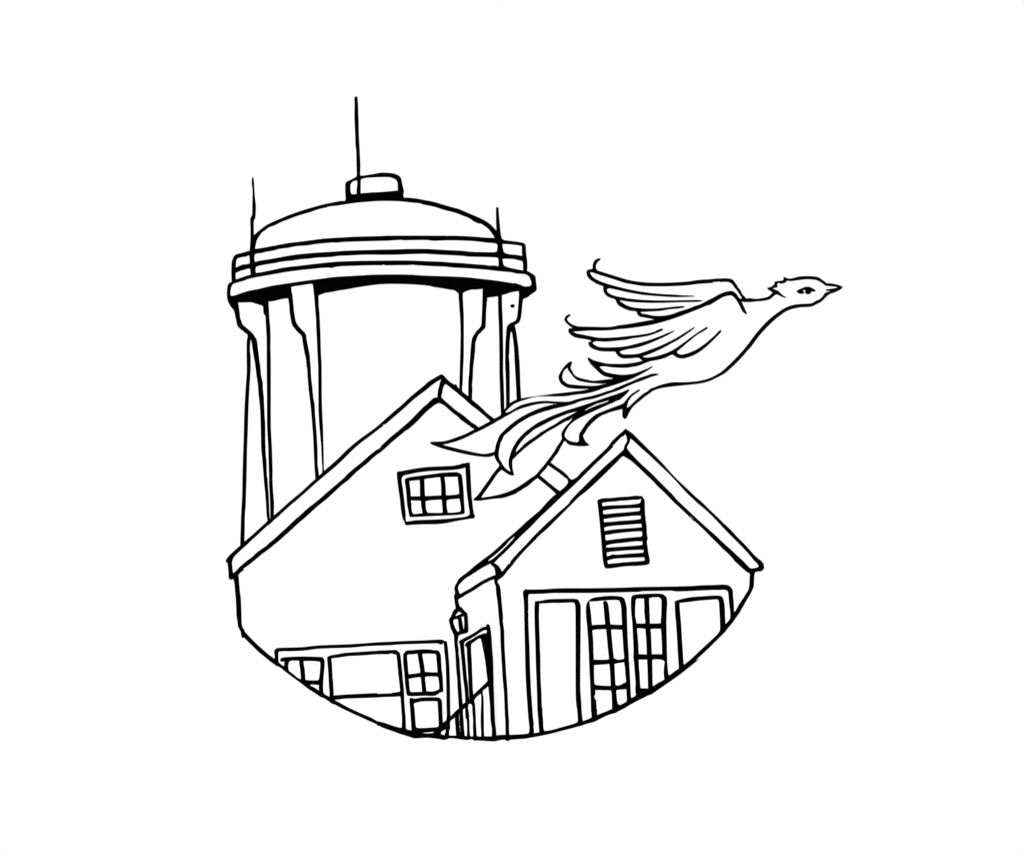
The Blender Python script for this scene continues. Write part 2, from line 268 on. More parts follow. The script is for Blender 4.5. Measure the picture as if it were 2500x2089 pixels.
cellL = "M 622,475 640,466 700,460 760,461 920,455 1000,447 1100,433 1250,424 1500,417 1600,411 1750,397 2089,383 N 200,382 300,374 500,368 700,362 780,362 800,372 815,377 835,370 852,353 858,390 868,500 880,620 885,750 890,950 892,1150 889,1338 840,1380 835,1300 830,1150 826,1095 815,1075 795,1058 700,1054 560,1058 500,1070 460,1070 450,1062 430,1060 420,1075 420,1120 428,1200 436,1320 443,1420 445,1474 400,1468 373,1455 367,1380 362,1280 355,1200 348,1100 342,950 330,840 318,700 308,600 300,530 290,490 275,472 245,452 180,453 0,460 M 1950,460 1820,465 1700,473 1560,482 1460,490 1380,505 1290,520 1275,528 1258,532 1250,550 1253,600 1262,700 1268,800 1275,930 1281,1010 1278,1045 1260,1040 1215,1015 1195,990 1192,930 1195,830 1203,740 1210,660 1212,600 1205,570 1192,546 1100,538 950,534 800,538 700,545 660,555 650,570 655,592 675,597 703,590 703,630 697,657 680,650 640,618 626,605 622,560"
plate('shop_front', houseL, YL, [frontL], [cellL,
  "M 1335,1085 1380,1077 1480,1065 1600,1060 1890,1050 1950,1044 2089,1040 N 40,1045 220,1041 275,1037 290,1033 303,1045 308,1100 315,1200 322,1290 323,1380 319,1441 280,1438 200,1415 100,1380 20,1360 M 1895,1360 1870,1350 1820,1320 1800,1310 1700,1268 1550,1200 1480,1165 1430,1137 1370,1105",
  "N 570,1507 590,1500 730,1486 732,1495 710,1507 680,1513 620,1513",
  "N 873,1420 885,1410 882,1425 875,1428",
  "N 875,1453 881,1475 878,1500 868,1520 866,1535 840,1532 815,1520 818,1490 835,1478 860,1468",
  "N 935,1358 997,1305 999,1350 1006,1430 1014,1540 960,1542 920,1539 919,1490 922,1470 932,1450"], off=-.05, thick=.04)
glazed('window', houseL, YL, "M 660,555 700,545 800,538 950,534 1100,538 1192,546 1205,570 1212,600 1210,660 1203,740 1195,830 1192,930 1195,985 1150,1000 1040,940 910,850 700,690 703,630 703,590 675,597 655,592 650,570",
  ["M 765,590 785,583 830,580 890,583 895,625 905,690 913,780 914,822 900,822 860,798 810,755 760,718 752,700 748,660 752,620",
   "M 943,590 970,586 1030,585 1100,588 1150,595 1160,605 1163,640 1158,720 1150,790 1142,828 1132,836 1080,839 1000,836 968,830 963,760 955,680 945,625",
   "M 1025,892 1040,887 1100,888 1143,892 1144,966 1120,955 1085,930 1060,918 1030,902"], off=-.1, label='small corner window cut by the curved lower edge')
glazed('window', houseL, YL, "M 1255,535 1275,528 1290,520 1380,505 1460,490 1560,482 1700,473 1820,465 1950,460 2089,455 N 0,460 180,453 245,452 275,472 290,490 300,530 308,600 318,700 330,840 338,940 310,1030 275,1037 0,1048 M 1890,1048 1480,1063 1290,1078 1283,1000 1275,930 1268,800 1262,700 1253,600 1250,550",
  ["M 1297,560 1310,552 1380,543 1450,533 1520,523 1650,517 1760,510 1850,502 1960,499 2089,500 N 150,499 235,501 250,510 258,550 268,660 280,780 290,870 299,960 297,980 270,985 230,992 100,998 0,1001 M 2089,993 1850,1001 1500,1018 1328,1030 1325,960 1320,860 1312,790 1308,680 1303,610"],
  off=-.1, label='wide blank shop window')
dL = glazed('door', houseL, YL, "N 341,497 352,486 362,478 370,462 390,458 440,455 500,449 580,444 680,446 730,454 780,457 800,480 812,510 818,600 822,690 832,750 838,830 842,900 845,980 815,984 795,992 770,1015 740,1028 690,1032 640,1028 520,1031 430,1033 395,1028 382,1012 375,960 364,880 355,760 345,660 339,580",
  ["N 385,510 400,503 460,499 522,495 527,530 538,600 550,670 558,735 545,742 480,753 405,759 398,720 390,620 383,545",
   "N 577,497 620,492 700,493 745,497 758,510 763,560 772,660 777,735 700,735 612,729 605,680 592,600 580,530",
   "N 405,815 440,806 500,796 560,791 566,830 575,910 579,983 500,986 435,986 420,970 413,920 408,850",
   "N 613,790 640,783 700,781 760,784 782,790 790,820 797,890 799,940 790,952 750,970 700,980 630,976 622,900 614,840"], off=-.1, label='shop door with four panes over a solid lower panel')
plate('lower_panel', dL, YL, ["N 430,1062 450,1064 460,1071 500,1071 560,1059 700,1055 795,1059 815,1076 826,1096 830,1150 835,1300 840,1378 835,1440 480,1480 446,1474 443,1420 436,1320 428,1200 421,1120 421,1075"],
  ["N 470,1140 480,1122 520,1113 550,1103 640,1098 760,1098 775,1105 780,1160 787,1280 792,1400 788,1425 770,1432 700,1439 600,1445 530,1445 505,1440 493,1400 485,1300 478,1200"], off=-.1)

# ================================================================== RIGHT HOUSE
YR = -2.2
houseR = thing('gabled_house', 'smaller white gabled house with a slatted vent, glazed double doors and a tilted chimney',
               'house', P(3.0, -7.6, YR))
wallR = "Q 212,385 1125,1212 P 1535,160 1750,310 1750,420 1690,590 1400,1040 950,1480 R 1900,905 1200,1310 300,1605 N 1900,1560 1650,1585 N 1600,200 S 1400,640 1560,440 K 690,1740"
m = Mesh().piece(wallR, YR, 0, 1.85, 1, sm=False)
m.piece("P 1800,286 1783,320 1778,400 1775,470 1760,510 1745,545 1720,590 1680,655 1650,710 1620,760 1570,840 1500,860 1515,770 1523,790 1533,802 1545,790 1565,755 1585,715 1620,660 1650,620 1672,580 1705,530 1720,480 1727,400 1730,320 1740,270", YR, -.02, .018, 0)
m.piece("S 1300,553 1330,560 1327,620 1345,680 1365,730 1370,790 1378,900 1395,1020 1415,1160 1430,1330 1445,1520 1466,1755 N 1567,100 1577,200 1580,320 1587,470 1598,640 1607,800 1615,890 1623,970 1630,1120 1636,1270 1643,1400 1645,1540 1640,1592 1660,1605 1685,1602 1695,1590 1750,1585 1750,1530 1688,1532 1683,1470 1682,1350 1675,1270 1668,1100 1658,900 1645,740 1635,560 1625,400 1620,200 1605,90 1603,0 S 1540,1600 1540,1500 1525,1330 1505,1130 1490,950 1475,790 1455,720 1438,690 1400,618 1420,560", YR, -.02, .018, 0)
m.build('wall', houseR)
roofR = "Q 247,36 300,72 350,112 420,182 560,320 700,458 790,560 880,658 960,735 1060,828 1140,905 1165,925 1220,972 1320,1070 1420,1165 1500,1245 1580,1318 1670,1415 1760,1505 1840,1592 1880,1638 1920,1675 1950,1700 1983,1725 P 1882,172 1895,175 1902,200 1906,245 1890,265 1872,278 1800,286 1785,300 1740,322 1730,320 1727,308 1715,302 1690,288 1640,247 1590,200 1552,165 1535,150 1510,115 1450,52 1392,0 Q 1420,1490 1370,1440 1330,1402 1270,1340 1200,1272 1125,1205 1115,1205 1050,1140 960,1055 900,1000 848,952 800,900 730,830 650,755 600,700 500,605 400,510 320,440 250,395 212,378 180,405 150,440 100,490 0,587 K 1800,665 1700,760 1620,830 1565,872 1530,900 1450,980 1340,1090 1230,1200 1150,1280 1105,1322 1060,1360 1025,1392 960,1460 860,1560 760,1670 690,1755 S 1845,120 1740,245 1640,360 1600,420 1570,455 1520,505 1460,545 1430,562 1410,590 1400,618 1330,600 1325,555 1374,450 1360,330 1310,225 1220,110 1130,0 K 390,1645 500,1550 600,1455 700,1370 790,1290 880,1205 960,1140 1050,1060 1120,980 1180,920 1247,865 1400,790 1440,682 1460,680 1485,668 1520,640 1560,595 1680,480 1780,385 1900,270 1960,190 2089,70 Q 80,192 140,132 200,80"
roofR_cells = [
 "Q 243,100 258,125 267,160 268,195 250,225 235,250 228,285 220,305 200,322 140,378 80,430 0,500 K 1800,575 1700,670 1600,770 1500,870 1440,935 1420,960 1410,980 1360,1028 1260,1115 1180,1190 1080,1282 980,1380 900,1465 860,1510 800,1570 720,1655 636,1755 S 1740,110 1650,220 1560,330 1520,370 1505,355 1500,330 1460,265 1410,205 1360,170 1315,145 1320,135 1450,0 K 520,1670 640,1555 740,1450 800,1390 920,1275 1040,1150 1100,1095 1200,1000 1320,885 1420,795 1530,690 1640,580 1720,500 1800,425 1900,330 1960,270 2089,130 Q 80,265 150,192",
 "Q 310,155 350,185 400,232 470,295 560,375 700,508 800,602 905,712 960,775 1050,870 1120,935 1180,990 1260,1055 1360,1150 1460,1255 1560,1360 1700,1500 1800,1605 1850,1665 P 1780,140 1830,190 1842,215 1830,232 1790,243 1745,249 1725,240 1690,205 1640,152 1560,80 1475,0 Q 1480,1478 1400,1400 1320,1330 1200,1222 1100,1130 1000,1035 900,940 850,880 760,790 660,690 600,628 530,562 440,480 340,378 285,315 262,275 270,250 290,218 303,180",
 "K 720,1405 700,1412 650,1452 600,1510 560,1550 500,1605 470,1630 430,1662 390,1692 370,1715 378,1720 420,1702 480,1655 560,1580 640,1500 700,1435",
 "Q 1065,1140 1090,1158 1122,1195 1105,1190 1080,1165"]
plate('roof', houseR, YR, [roofR], roofR_cells, off=-.2, thick=.08, body=[roofR], bodyback=1.9)
# tilted chimney on the left slope
plate('chimney', houseR, YR, ["K 1165,460 1240,518 1295,555 1330,580 1380,625 1400,650 1415,670 1435,683 1460,682 1480,720 1300,900 1247,865 1200,820 1100,735 1005,656 990,630 1040,570 1120,490"],
  ["K 1138,495 1250,570 1340,640 1385,675 1397,705 1390,730 1360,770 1290,830 1230,790 1190,755 1150,725 1110,690 1032,627 1060,590 1110,540"], off=1.0, thick=.05,
  body=["K 1165,460 1240,518 1295,555 1330,580 1380,625 1400,650 1415,670 1435,683 1480,720 1300,900 1247,865 1200,820 1100,735 1005,656 990,630 1040,570 1120,490"], bodyback=.6)
# slatted vent
vent = Mesh().piece("T 80,183 130,160 180,147 300,142 400,135 520,122 660,112 780,105 900,88 1000,97 1045,102 1043,130 1075,165 1083,200 1086,300 1092,480 1110,640 1125,760 1130,900 1140,960 1150,1000 1135,1040 1128,1080 1140,1150 1160,1300 1180,1400 1194,1500 1178,1542 1120,1560 1000,1574 880,1582 740,1584 620,1595 450,1620 350,1634 245,1635 225,1590 200,1480 185,1330 170,1130 155,950 135,720 115,520 95,340 82,240", YR, -.06, .055, 0).build('vent', houseR, mats=(BLACK,))
m = Mesh()
for s in ["T 172,240 200,228 300,214 450,203 560,188 680,183 820,168 960,163 1012,145 1005,220 985,245 920,263 780,280 560,290 300,300 185,313 175,285",
 "T 190,415 205,398 300,380 450,365 620,355 800,348 980,341 992,350 990,390 980,412 900,425 700,445 480,461 300,480 207,487 192,450",
 "T 210,580 280,572 350,558 520,538 700,523 820,509 1002,506 1010,570 990,588 900,603 740,617 560,630 350,650 215,655 207,620",
 "T 220,760 270,745 400,725 560,711 720,700 900,685 1018,681 1032,763 900,775 700,790 500,805 310,828 232,845 218,810",
 "T 242,920 270,916 330,912 400,897 560,875 760,856 900,845 1020,843 1035,855 1040,900 1035,945 1010,965 900,975 700,993 450,1020 270,1045 250,1035 240,990",
 "T 270,1145 330,1125 450,1105 640,1085 800,1065 930,1053 1042,1058 1045,1130 1030,1143 900,1158 700,1173 500,1185 300,1198 265,1195 255,1165",
 "T 270,1297 350,1280 500,1265 700,1250 900,1240 1065,1238 1070,1270 1060,1305 950,1318 740,1330 560,1348 440,1350 400,1343 380,1355 320,1375 275,1383",
 "T 285,1480 310,1460 400,1436 500,1422 700,1412 900,1403 1083,1399 1093,1465 1080,1478 1000,1490 800,1503 640,1515 480,1532 300,1548 288,1510"]:
    m.piece(s, YR, -.1, .035, 0, pane=True)
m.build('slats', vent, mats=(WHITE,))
# glazed front
frontR = "O 142,240 150,218 170,199 200,203 400,201 500,194 640,188 1000,187 1400,180 1620,172 2089,165 P 700,480 960,473 1120,463 1280,459 1380,454 1430,458 1465,470 1500,510 1508,540 1510,600 1518,680 1521,740 1523,790 1533,802 1545,790 1580,825 1570,840 1500,940 1440,1010 1410,1050 1340,1120 1200,1260 1060,1390 1015,1438 1079,1400 940,1510 R 2000,850 1900,922 1780,1005 1680,1075 1610,1120 1580,1128 1520,1158 1430,1203 1380,1230 1340,1252 1280,1290 1225,1318 1190,1335 1170,1350 1100,1368 1040,1390 1000,1410 940,1440 900,1462 780,1495 720,1517 700,1520 600,1548 480,1578 340,1615 200,1645 100,1663 0,1680 N 1800,1580 1700,1588 1700,1532 1850,1525 1935,1515 1948,1480 1950,1450 1935,1300 1920,1100 1905,860 1898,700 1893,450 1887,200 1883,0 O 160,600 155,360"
cellR = "O 205,275 215,258 300,254 400,251 500,243 1000,241 1600,228 2089,220 P 300,542 900,533 1100,523 1250,517 1340,517 1400,514 1435,522 1450,540 1458,590 1465,680 1475,760 1481,840 1478,880 1465,905 1440,935 1418,957 1412,945 1408,850 1405,750 1395,670 1380,620 1360,600 1320,594 1240,595 1100,605 1000,612 900,628 830,645 772,665 778,820 790,950 800,1100 810,1280 820,1440 826,1510 820,1525 780,1552 735,1585 710,1603 692,1608 685,1590 675,1500 668,1350 664,1150 660,930 663,820 670,700 668,640 655,605 620,580 580,570 500,569 380,573 250,584 225,600 215,640 214,720 220,830 228,900 235,1000 242,1150 248,1290 R 1395,640 1405,740 1415,880 1422,960 1419,1060 1428,1100 1428,1125 1410,1145 1380,1162 1366,1167 1358,1150 1352,1050 1345,900 1335,740 1325,560 1315,400 1305,200 O 1460,450 1450,380 1430,320 1410,300 1380,292 1320,285 1240,284 1100,298 1040,308 1015,318 985,340 960,370 950,400 946,480 950,560 962,680 975,850 982,1000 990,1200 1000,1400 1008,1600 1011,1755 R 858,1350 863,1405 850,1420 800,1442 745,1460 738,1430 728,1320 720,1180 715,1130 710,1000 710,600 712,300 714,0 O 872,400 862,370 850,345 835,328 800,322 700,321 500,326 430,333 385,344 295,353 290,440 294,700 302,900 308,1150 318,1400 327,1700 329,1755 R 180,1420 188,1520 193,1600 170,1608 120,1614 121,1560 115,1540 118,1500 105,1380 95,1230 85,1100 75,900 68,700 62,500 55,350 48,130 50,90 44,65 O 206,465 205,380"
plate('facade_frame', houseR, YR, [frontR], [cellR], off=-.05, thick=.04)
glazed('side_panel', houseR, YR, "O 295,353 385,344 430,333 500,326 700,321 800,322 835,328 850,345 862,370 872,400 873,600 868,1200 868,1500 874,1560 877,1600 R 728,1320 738,1430 740,1470 600,1520 250,1620 195,1600 188,1520 180,1420 172,1300 O 318,1400 308,1150 302,900 294,700 290,440",
  ["O 346,380 360,376 430,373 520,368 600,369 700,365 770,362 795,368 806,390 812,450 814,700 814,1200 815,1500 818,1600 825,1680 836,1755 R 685,1420 682,1470 660,1485 610,1502 480,1538 360,1572 300,1583 265,1588 248,1575 240,1530 237,1440 228,1350 230,1310 222,1280 218,1180 215,1080 208,970 203,800 201,620 197,560 O 350,850 345,700 341,550 343,430"], off=-.1, pane='panel', label='tall blank panel left of the double doors')
glazed('side_panel', houseR, YR, "P 772,665 830,645 900,628 1000,612 1100,605 1240,595 1320,594 1360,600 1380,620 1395,670 1405,750 1408,850 1412,945 1400,1040 1200,1250 880,1540 826,1520 820,1440 810,1280 800,1100 790,950 778,820",
  ["P 829,682 870,678 960,668 1060,655 1200,643 1300,636 1322,640 1335,670 1341,760 1348,880 1351,1000 1348,1035 1320,1080 1260,1140 1160,1232 1050,1335 960,1418 920,1450 890,1474 882,1465 875,1400 870,1310 862,1200 855,1080 848,950 840,870 832,770 828,710"], off=-.1, pane='panel', label='blank panel right of the double doors, cut off by the curved edge')
glazed('door', houseR, YR, "O 946,480 950,400 960,370 985,340 1015,318 1040,308 1100,298 1240,284 1320,285 1380,292 1410,300 1430,320 1450,380 1460,450 1463,560 R 1315,400 1325,560 1335,740 1345,900 1352,1050 1358,1150 1366,1190 1320,1240 1180,1320 930,1425 870,1430 863,1405 858,1350 855,1250 O 1008,1600 1000,1400 990,1200 982,1000 975,850 962,680 950,560",
  ["O 985,350 1050,348 1200,335 1300,330 1360,334 1372,345 1385,380 1395,430 1400,520 1406,650 1380,653 1300,651 1254,646 1248,600 1240,520 1230,430 1222,380 1205,352 1185,346 1163,358 1170,410 1178,500 1185,580 1191,642 1180,647 1100,651 1018,657 1012,600 1005,520 995,440 988,400",
   "O 1030,715 1060,708 1140,703 1200,701 1208,760 1218,860 1228,970 1238,1060 1240,1080 1228,1093 1150,1098 1041,1097 1036,1000 1032,850 1025,760 1020,735",
   "O 1262,715 1275,706 1320,706 1405,712 1412,770 1418,870 1425,980 1433,1070 1425,1087 1395,1094 1345,1098 1325,1087 1297,1080 1290,1020 1280,930 1270,820 1265,760",
   "O 1045,1162 1070,1159 1160,1153 1243,1147 1250,1210 1257,1310 1262,1430 1200,1430 1110,1424 1060,1415 1050,1400 1045,1340 1043,1240",
   "O 1302,1150 1330,1138 1380,1132 1430,1123 1440,1170 1450,1290 1457,1370 1450,1388 1425,1394 1410,1405 1390,1417 1350,1426 1320,1422 1315,1390 1310,1290 1307,1210",
   "O 1058,1482 1100,1479 1200,1480 1260,1484 1270,1500 1275,1560 1279,1722 R 1040,1340 930,1383 925,1350 925,1310 915,1285 920,1265 915,1245 915,1210 910,1185 898,1180 895,1160 888,1148 898,1125 905,1100",
   "O 1328,1485 1345,1476 1400,1471 1461,1465 1464,1540 1464,1622 1430,1648 1380,1674 1362,1668 1350,1660 1338,1620 1332,1560 1326,1510"], off=-.1, label='left leaf of the glazed double doors, the longer one')
glazed('door', houseR, YR, "P 214,720 215,640 225,600 250,584 380,573 500,569 580,570 620,580 655,605 668,640 670,700 663,820 660,930 664,1150 668,1350 675,1500 685,1590 690,1640 600,1710 400,1840 300,1885 279,1856 270,1790 273,1690 265,1580 255,1460 246,1360 248,1290 242,1150 235,1000 228,900 220,830",
  ["O 1580,320 1592,314 1640,312 1685,314 1688,370 1691,440 1688,480 1692,500 1697,560 1703,620 1700,635 1640,637 1588,634 1578,590 1568,540 1568,450 1572,370",
   "O 1748,308 1780,300 1830,295 1870,295 1885,303 1900,315 1909,340 1908,450 1904,560 1898,632 1840,636 1757,636 1754,560 1749,430 1746,350",
   "O 1594,695 1610,690 1660,692 1703,702 1708,760 1716,860 1720,960 1721,1030 1660,1028 1613,1024 1610,960 1605,860 1597,770 1592,720",
   "O 1764,702 1800,697 1900,698 1908,770 1914,880 1917,1027 1780,1027 1776,920 1770,770",
   "O 1612,1091 1724,1090 1730,1180 1734,1320 1738,1463 1640,1461 1635,1440 1630,1390 1625,1290 1617,1200",
   "O 1787,1100 1795,1090 1830,1086 1880,1089 1925,1097 1948,1115 1942,1180 1938,1240 1940,1300 1945,1347 1915,1366 1860,1395 1800,1433 1792,1430 1790,1380 1788,1250 1786,1150"], off=-.1, label='right leaf of the glazed double doors, the shorter one')
# angled side wall with eave, lantern, side door and porch railing
u0, u1 = (1231-1250)/100, (1097-1250)/100
def side_s(u, v): return YR + max(0, min(1.3, (u0-u)/(u0-u1)))*1.4
m = Mesh().piece("S 1330,560 1400,700 1500,1600 N 1640,400 1660,1200 1660,1590 1500,1600 1170,1580 1075,1575 1065,1190 1030,800 1010,350 1035,262 1150,225 1140,0 S 640,1480 590,1400 505,1300 400,1150 380,1060 800,820", side_s, .02, .25, 1, sm=False)
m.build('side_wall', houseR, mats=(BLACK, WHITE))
eave = "S 1120,0 980,105 830,220 760,280 640,385 540,455 470,510 405,575 380,630 340,700 318,750 312,800 320,850 328,900 320,940 304,985 304,1040 315,1080 320,1150 335,1230 345,1290 370,1330 540,1345 505,1300 495,1280 450,1262 435,1240 410,1160 398,1110 400,1080 430,1045 500,1010 600,945 700,890 800,835 880,780 960,725 1060,665 1150,620 1240,575 1270,570 1300,553 1330,560 1400,580 1420,300 1300,60 1200,-60"
plate('side_eave', houseR, side_s, [eave], ["S 1228,158 1200,165 1120,205 1000,270 860,360 760,425 680,475 640,495 580,540 530,575 495,620 450,660 415,705 395,760 393,800 408,850 428,890 432,920 445,935 470,930 520,900 620,845 740,780 850,705 980,625 1120,550 1240,495 1355,450 1355,400 1345,330 1325,255 1290,225 1250,195"], off=-.1, thick=.08)
plate('corner_post', houseR, side_s, ["N 965,215 982,250 988,300 992,370 1005,500 1012,640 1020,750 1028,820 1032,920 1037,1000 1043,1080 1050,1192 1060,1220 1100,1190 1092,1143 1085,1080 1078,980 1070,880 1062,760 1055,660 1050,570 1040,500 1038,430 1028,360 1032,310 1040,263 1060,220"], [], off=-.03, thick=.04)
lan = glazed('wall_lantern', houseR, side_s, "S 370,1290 345,1300 320,1325 290,1350 265,1400 240,1470 215,1525 190,1550 175,1580 172,1620 185,1680 208,1755 N 940,160 965,215 982,250 1000,290 1040,263 1080,245 1150,228 1163,212 1160,100 1155,0 S 642,1600 638,1480 625,1430 605,1400 585,1390 540,1345 505,1300",
  ["S 415,1378 440,1382 500,1425 490,1437 430,1465 380,1488 345,1497 332,1480 345,1450 380,1410",
   "N 972,85 975,68 990,55 1020,50 1033,55 1040,80 1045,140 1052,185 1055,205 1032,220 1015,200 990,150 975,105",
   "N 1078,38 1075,30 1090,20 1105,17 1112,30 1117,80 1117,140 1113,185 1105,187 1098,165 1093,125 1085,80"], off=-.14, thick=.12)
glazed('side_door', houseR, side_s, "N 1048,345 1060,330 1110,302 1200,258 1270,215 1320,178 1360,158 1385,155 1395,148 1400,130 1415,118 1432,128 1442,155 1450,210 1460,300 1467,430 1475,520 1480,600 1484,800 1486,880 1430,890 1330,985 1240,1055 1200,1115 1150,1122 1131,1120 1130,1060 1120,930 1105,820 1090,650 1075,500 1065,400 1058,365",
  ["N 1110,400 1110,365 1118,345 1140,330 1200,298 1260,262 1300,232 1335,210 1355,203 1365,193 1404,193 1403,235 1398,239 1380,237 1320,255 1285,270 1220,310 1150,348 1135,365 1122,392 1145,410 1151,430 1152,500 1160,640 1168,780 1175,930 1182,1040 1183,1070 1178,1075 1170,1040 1162,930 1155,860 1147,820 1140,740 1130,620 1120,510",
   "N 1200,385 1205,368 1250,335 1290,305 1313,297 1328,305 1335,330 1350,400 1375,530 1392,640 1400,720 1410,800 1416,835 1400,860 1350,910 1290,967 1235,1018 1228,1015 1222,960 1217,850 1212,720 1208,600 1200,480"], off=-.04, thick=.05, label='open doorway seen at an angle on the side wall')
plate('porch_railing', houseR, side_s, ["N 1484,860 1490,1000 1497,1200 1505,1370 1515,1450 1522,1537 1560,1535 1645,1530 1645,1592 1600,1588 1540,1600 1500,1609 1400,1605 1290,1598 1270,1600 1240,1600 1225,1585 1200,1580 1170,1590 1120,1590 1060,1580 1050,1192 1092,1143 1100,1140 1130,1118 1200,1090 1240,1040 1330,960 1430,860"],
  ["N 1415,910 1423,915 1430,980 1440,1080 1448,1200 1453,1330 1460,1390 1468,1430 1471,1490 1468,1540 1460,1550 1410,1551 1367,1548 1363,1480 1362,1350 1360,1200 1357,1060 1347,985 1350,962 1380,942",
   "N 1323,1000 1330,1010 1335,1060 1333,1150 1328,1300 1329,1420 1334,1500 1332,1554 1290,1552 1275,1545 1268,1500 1262,1380 1255,1230 1247,1130 1238,1090 1245,1078 1265,1050 1285,1030 1310,1012",
   "N 1165,1150 1170,1135 1190,1130 1210,1140 1218,1155 1222,1240 1230,1340 1228,1420 1232,1500 1230,1540 1220,1554 1205,1554 1195,1545 1187,1545 1180,1480 1177,1360 1170,1240 1160,1180",
   "N 1098,1207 1128,1186 1131,1260 1135,1310 1147,1330 1153,1400 1154,1500 1150,1547 1118,1543 1110,1460 1103,1350",
   "N 1045,1290 1050,1262 1055,1265 1058,1330 1057,1395 1050,1390 1046,1340",
   "N 1057,1398 1063,1430 1066,1480 1062,1492 1057,1470"], off=-.1, thick=.05)

# ================================================================== BIRD
bird_out = "H 557,168 545,182 520,200 503,225 492,260 495,290 505,312 550,330 640,358 780,402 900,437 1000,456 1100,468 1250,476 1400,474 1600,465 1700,455 1800,440 1950,430 2089,421 I 100,425 280,418 330,425 365,440 380,462 400,490 421,516 418,525 440,550 462,580 470,605 490,632 510,648 524,672 578,671 620,678 670,680 730,672 800,657 825,645 850,620 874,598 860,590 840,570 820,563 802,545 805,537 830,533 860,522 885,500 898,485 893,470 900,460 940,453 1000,444 1013,425 1005,405 1012,400 1040,412 1080,423 1120,418 1200,397 1320,390 1400,395 1450,405 1500,438 1540,465 1548,478 1600,482 1680,495 1740,515 1762,527 1740,550 1680,582 1600,610 1570,630 1500,700 1470,722 1440,735 1400,757 1370,770 1320,777 1220,782 1150,795 1110,805 1070,820 1030,837 970,880 900,935 800,1030 720,1115 650,1205 580,1300 540,1340 500,1390 400,1495 330,1560 260,1620 180,1665 130,1690 90,1710 0,1740 H 1800,1755 J 2089,760 1960,798 1900,840 1850,875 1790,925 1740,965 1690,1015 1650,1075 1620,1140 1607,1157 1590,1157 1570,1140 1566,1110 1567,1045 1560,1033 1500,1048 1400,1075 1360,1092 1310,1110 1260,1140 1200,1190 1150,1240 1110,1290 1085,1335 1060,1375 1070,1410 1095,1455 1125,1480 1145,1490 1130,1498 1060,1507 980,1502 900,1492 870,1478 840,1443 820,1443 800,1480 770,1530 740,1590 700,1640 665,1690 643,1715 K 1120,500 1060,570 1005,656 960,690 880,760 820,795 800,810 750,840 720,860 640,888 590,905 540,914 440,923 350,935 280,945 230,948 183,940 190,933 240,885 280,835 330,762 380,695 430,620 480,555 519,505 505,470 480,435 462,395 458,370 440,372 400,387 340,390 250,382 130,363 0,335 E 1000,1160 900,1135 800,1105 700,1065 680,1048 684,1038 780,1036 860,1030 950,1005 1060,965 1130,938 1250,877 1297,855 1451,772 1497,745 1555,715 1577,700 1605,660 1648,600 1693,550 1740,520 1788,498 1838,487 1920,472 2089,450 J 650,850 800,833 950,815 1050,803 1110,790 1163,775 1150,773 1050,777 950,772 870,762 840,750 780,705 755,650 752,625 765,590 800,530 850,470 900,432 917,435 920,450 908,475 902,515 925,560 940,590 970,620 1030,645 1100,661 1160,675 1200,679 1250,675 1350,663 1475,648 1430,637 H 650,1671 610,1660 560,1630 480,1555 430,1505 410,1475 392,1440 395,1426 420,1435 450,1455 510,1475 570,1490 620,1502 700,1508 850,1508 950,1498 1040,1482 1095,1465 1060,1438 1045,1424 950,1430 850,1433 815,1425 780,1400 758,1375 750,1352 735,1345 620,1344 540,1337 470,1315 425,1290 407,1265 402,1252 402,1238 412,1227 430,1224 445,1230 452,1225 436,1215 430,1205 410,1197 350,1185 250,1170 210,1155 165,1120 147,1095 147,1070 155,1057 190,1052 203,1047 180,1032 150,1010 110,970 95,945 100,925 120,893 150,877 168,878 170,888 150,902 128,925 124,945 140,965 170,993 220,1018 270,1031 400,1035 668,1038 800,1015 900,1002 1100,967 1245,942 1245,937 1180,924 1120,912 1065,903 1040,890 1025,865 1018,842 1000,832 965,828 920,822 850,795 790,760 765,730 755,700 740,680 680,660 640,640 612,612 597,585 592,560 593,518 570,507 530,492 500,480 485,470 430,435 400,405 382,370 377,345 382,320 400,306 420,304 445,300 457,285 457,250 465,215 485,185 510,170 540,163"
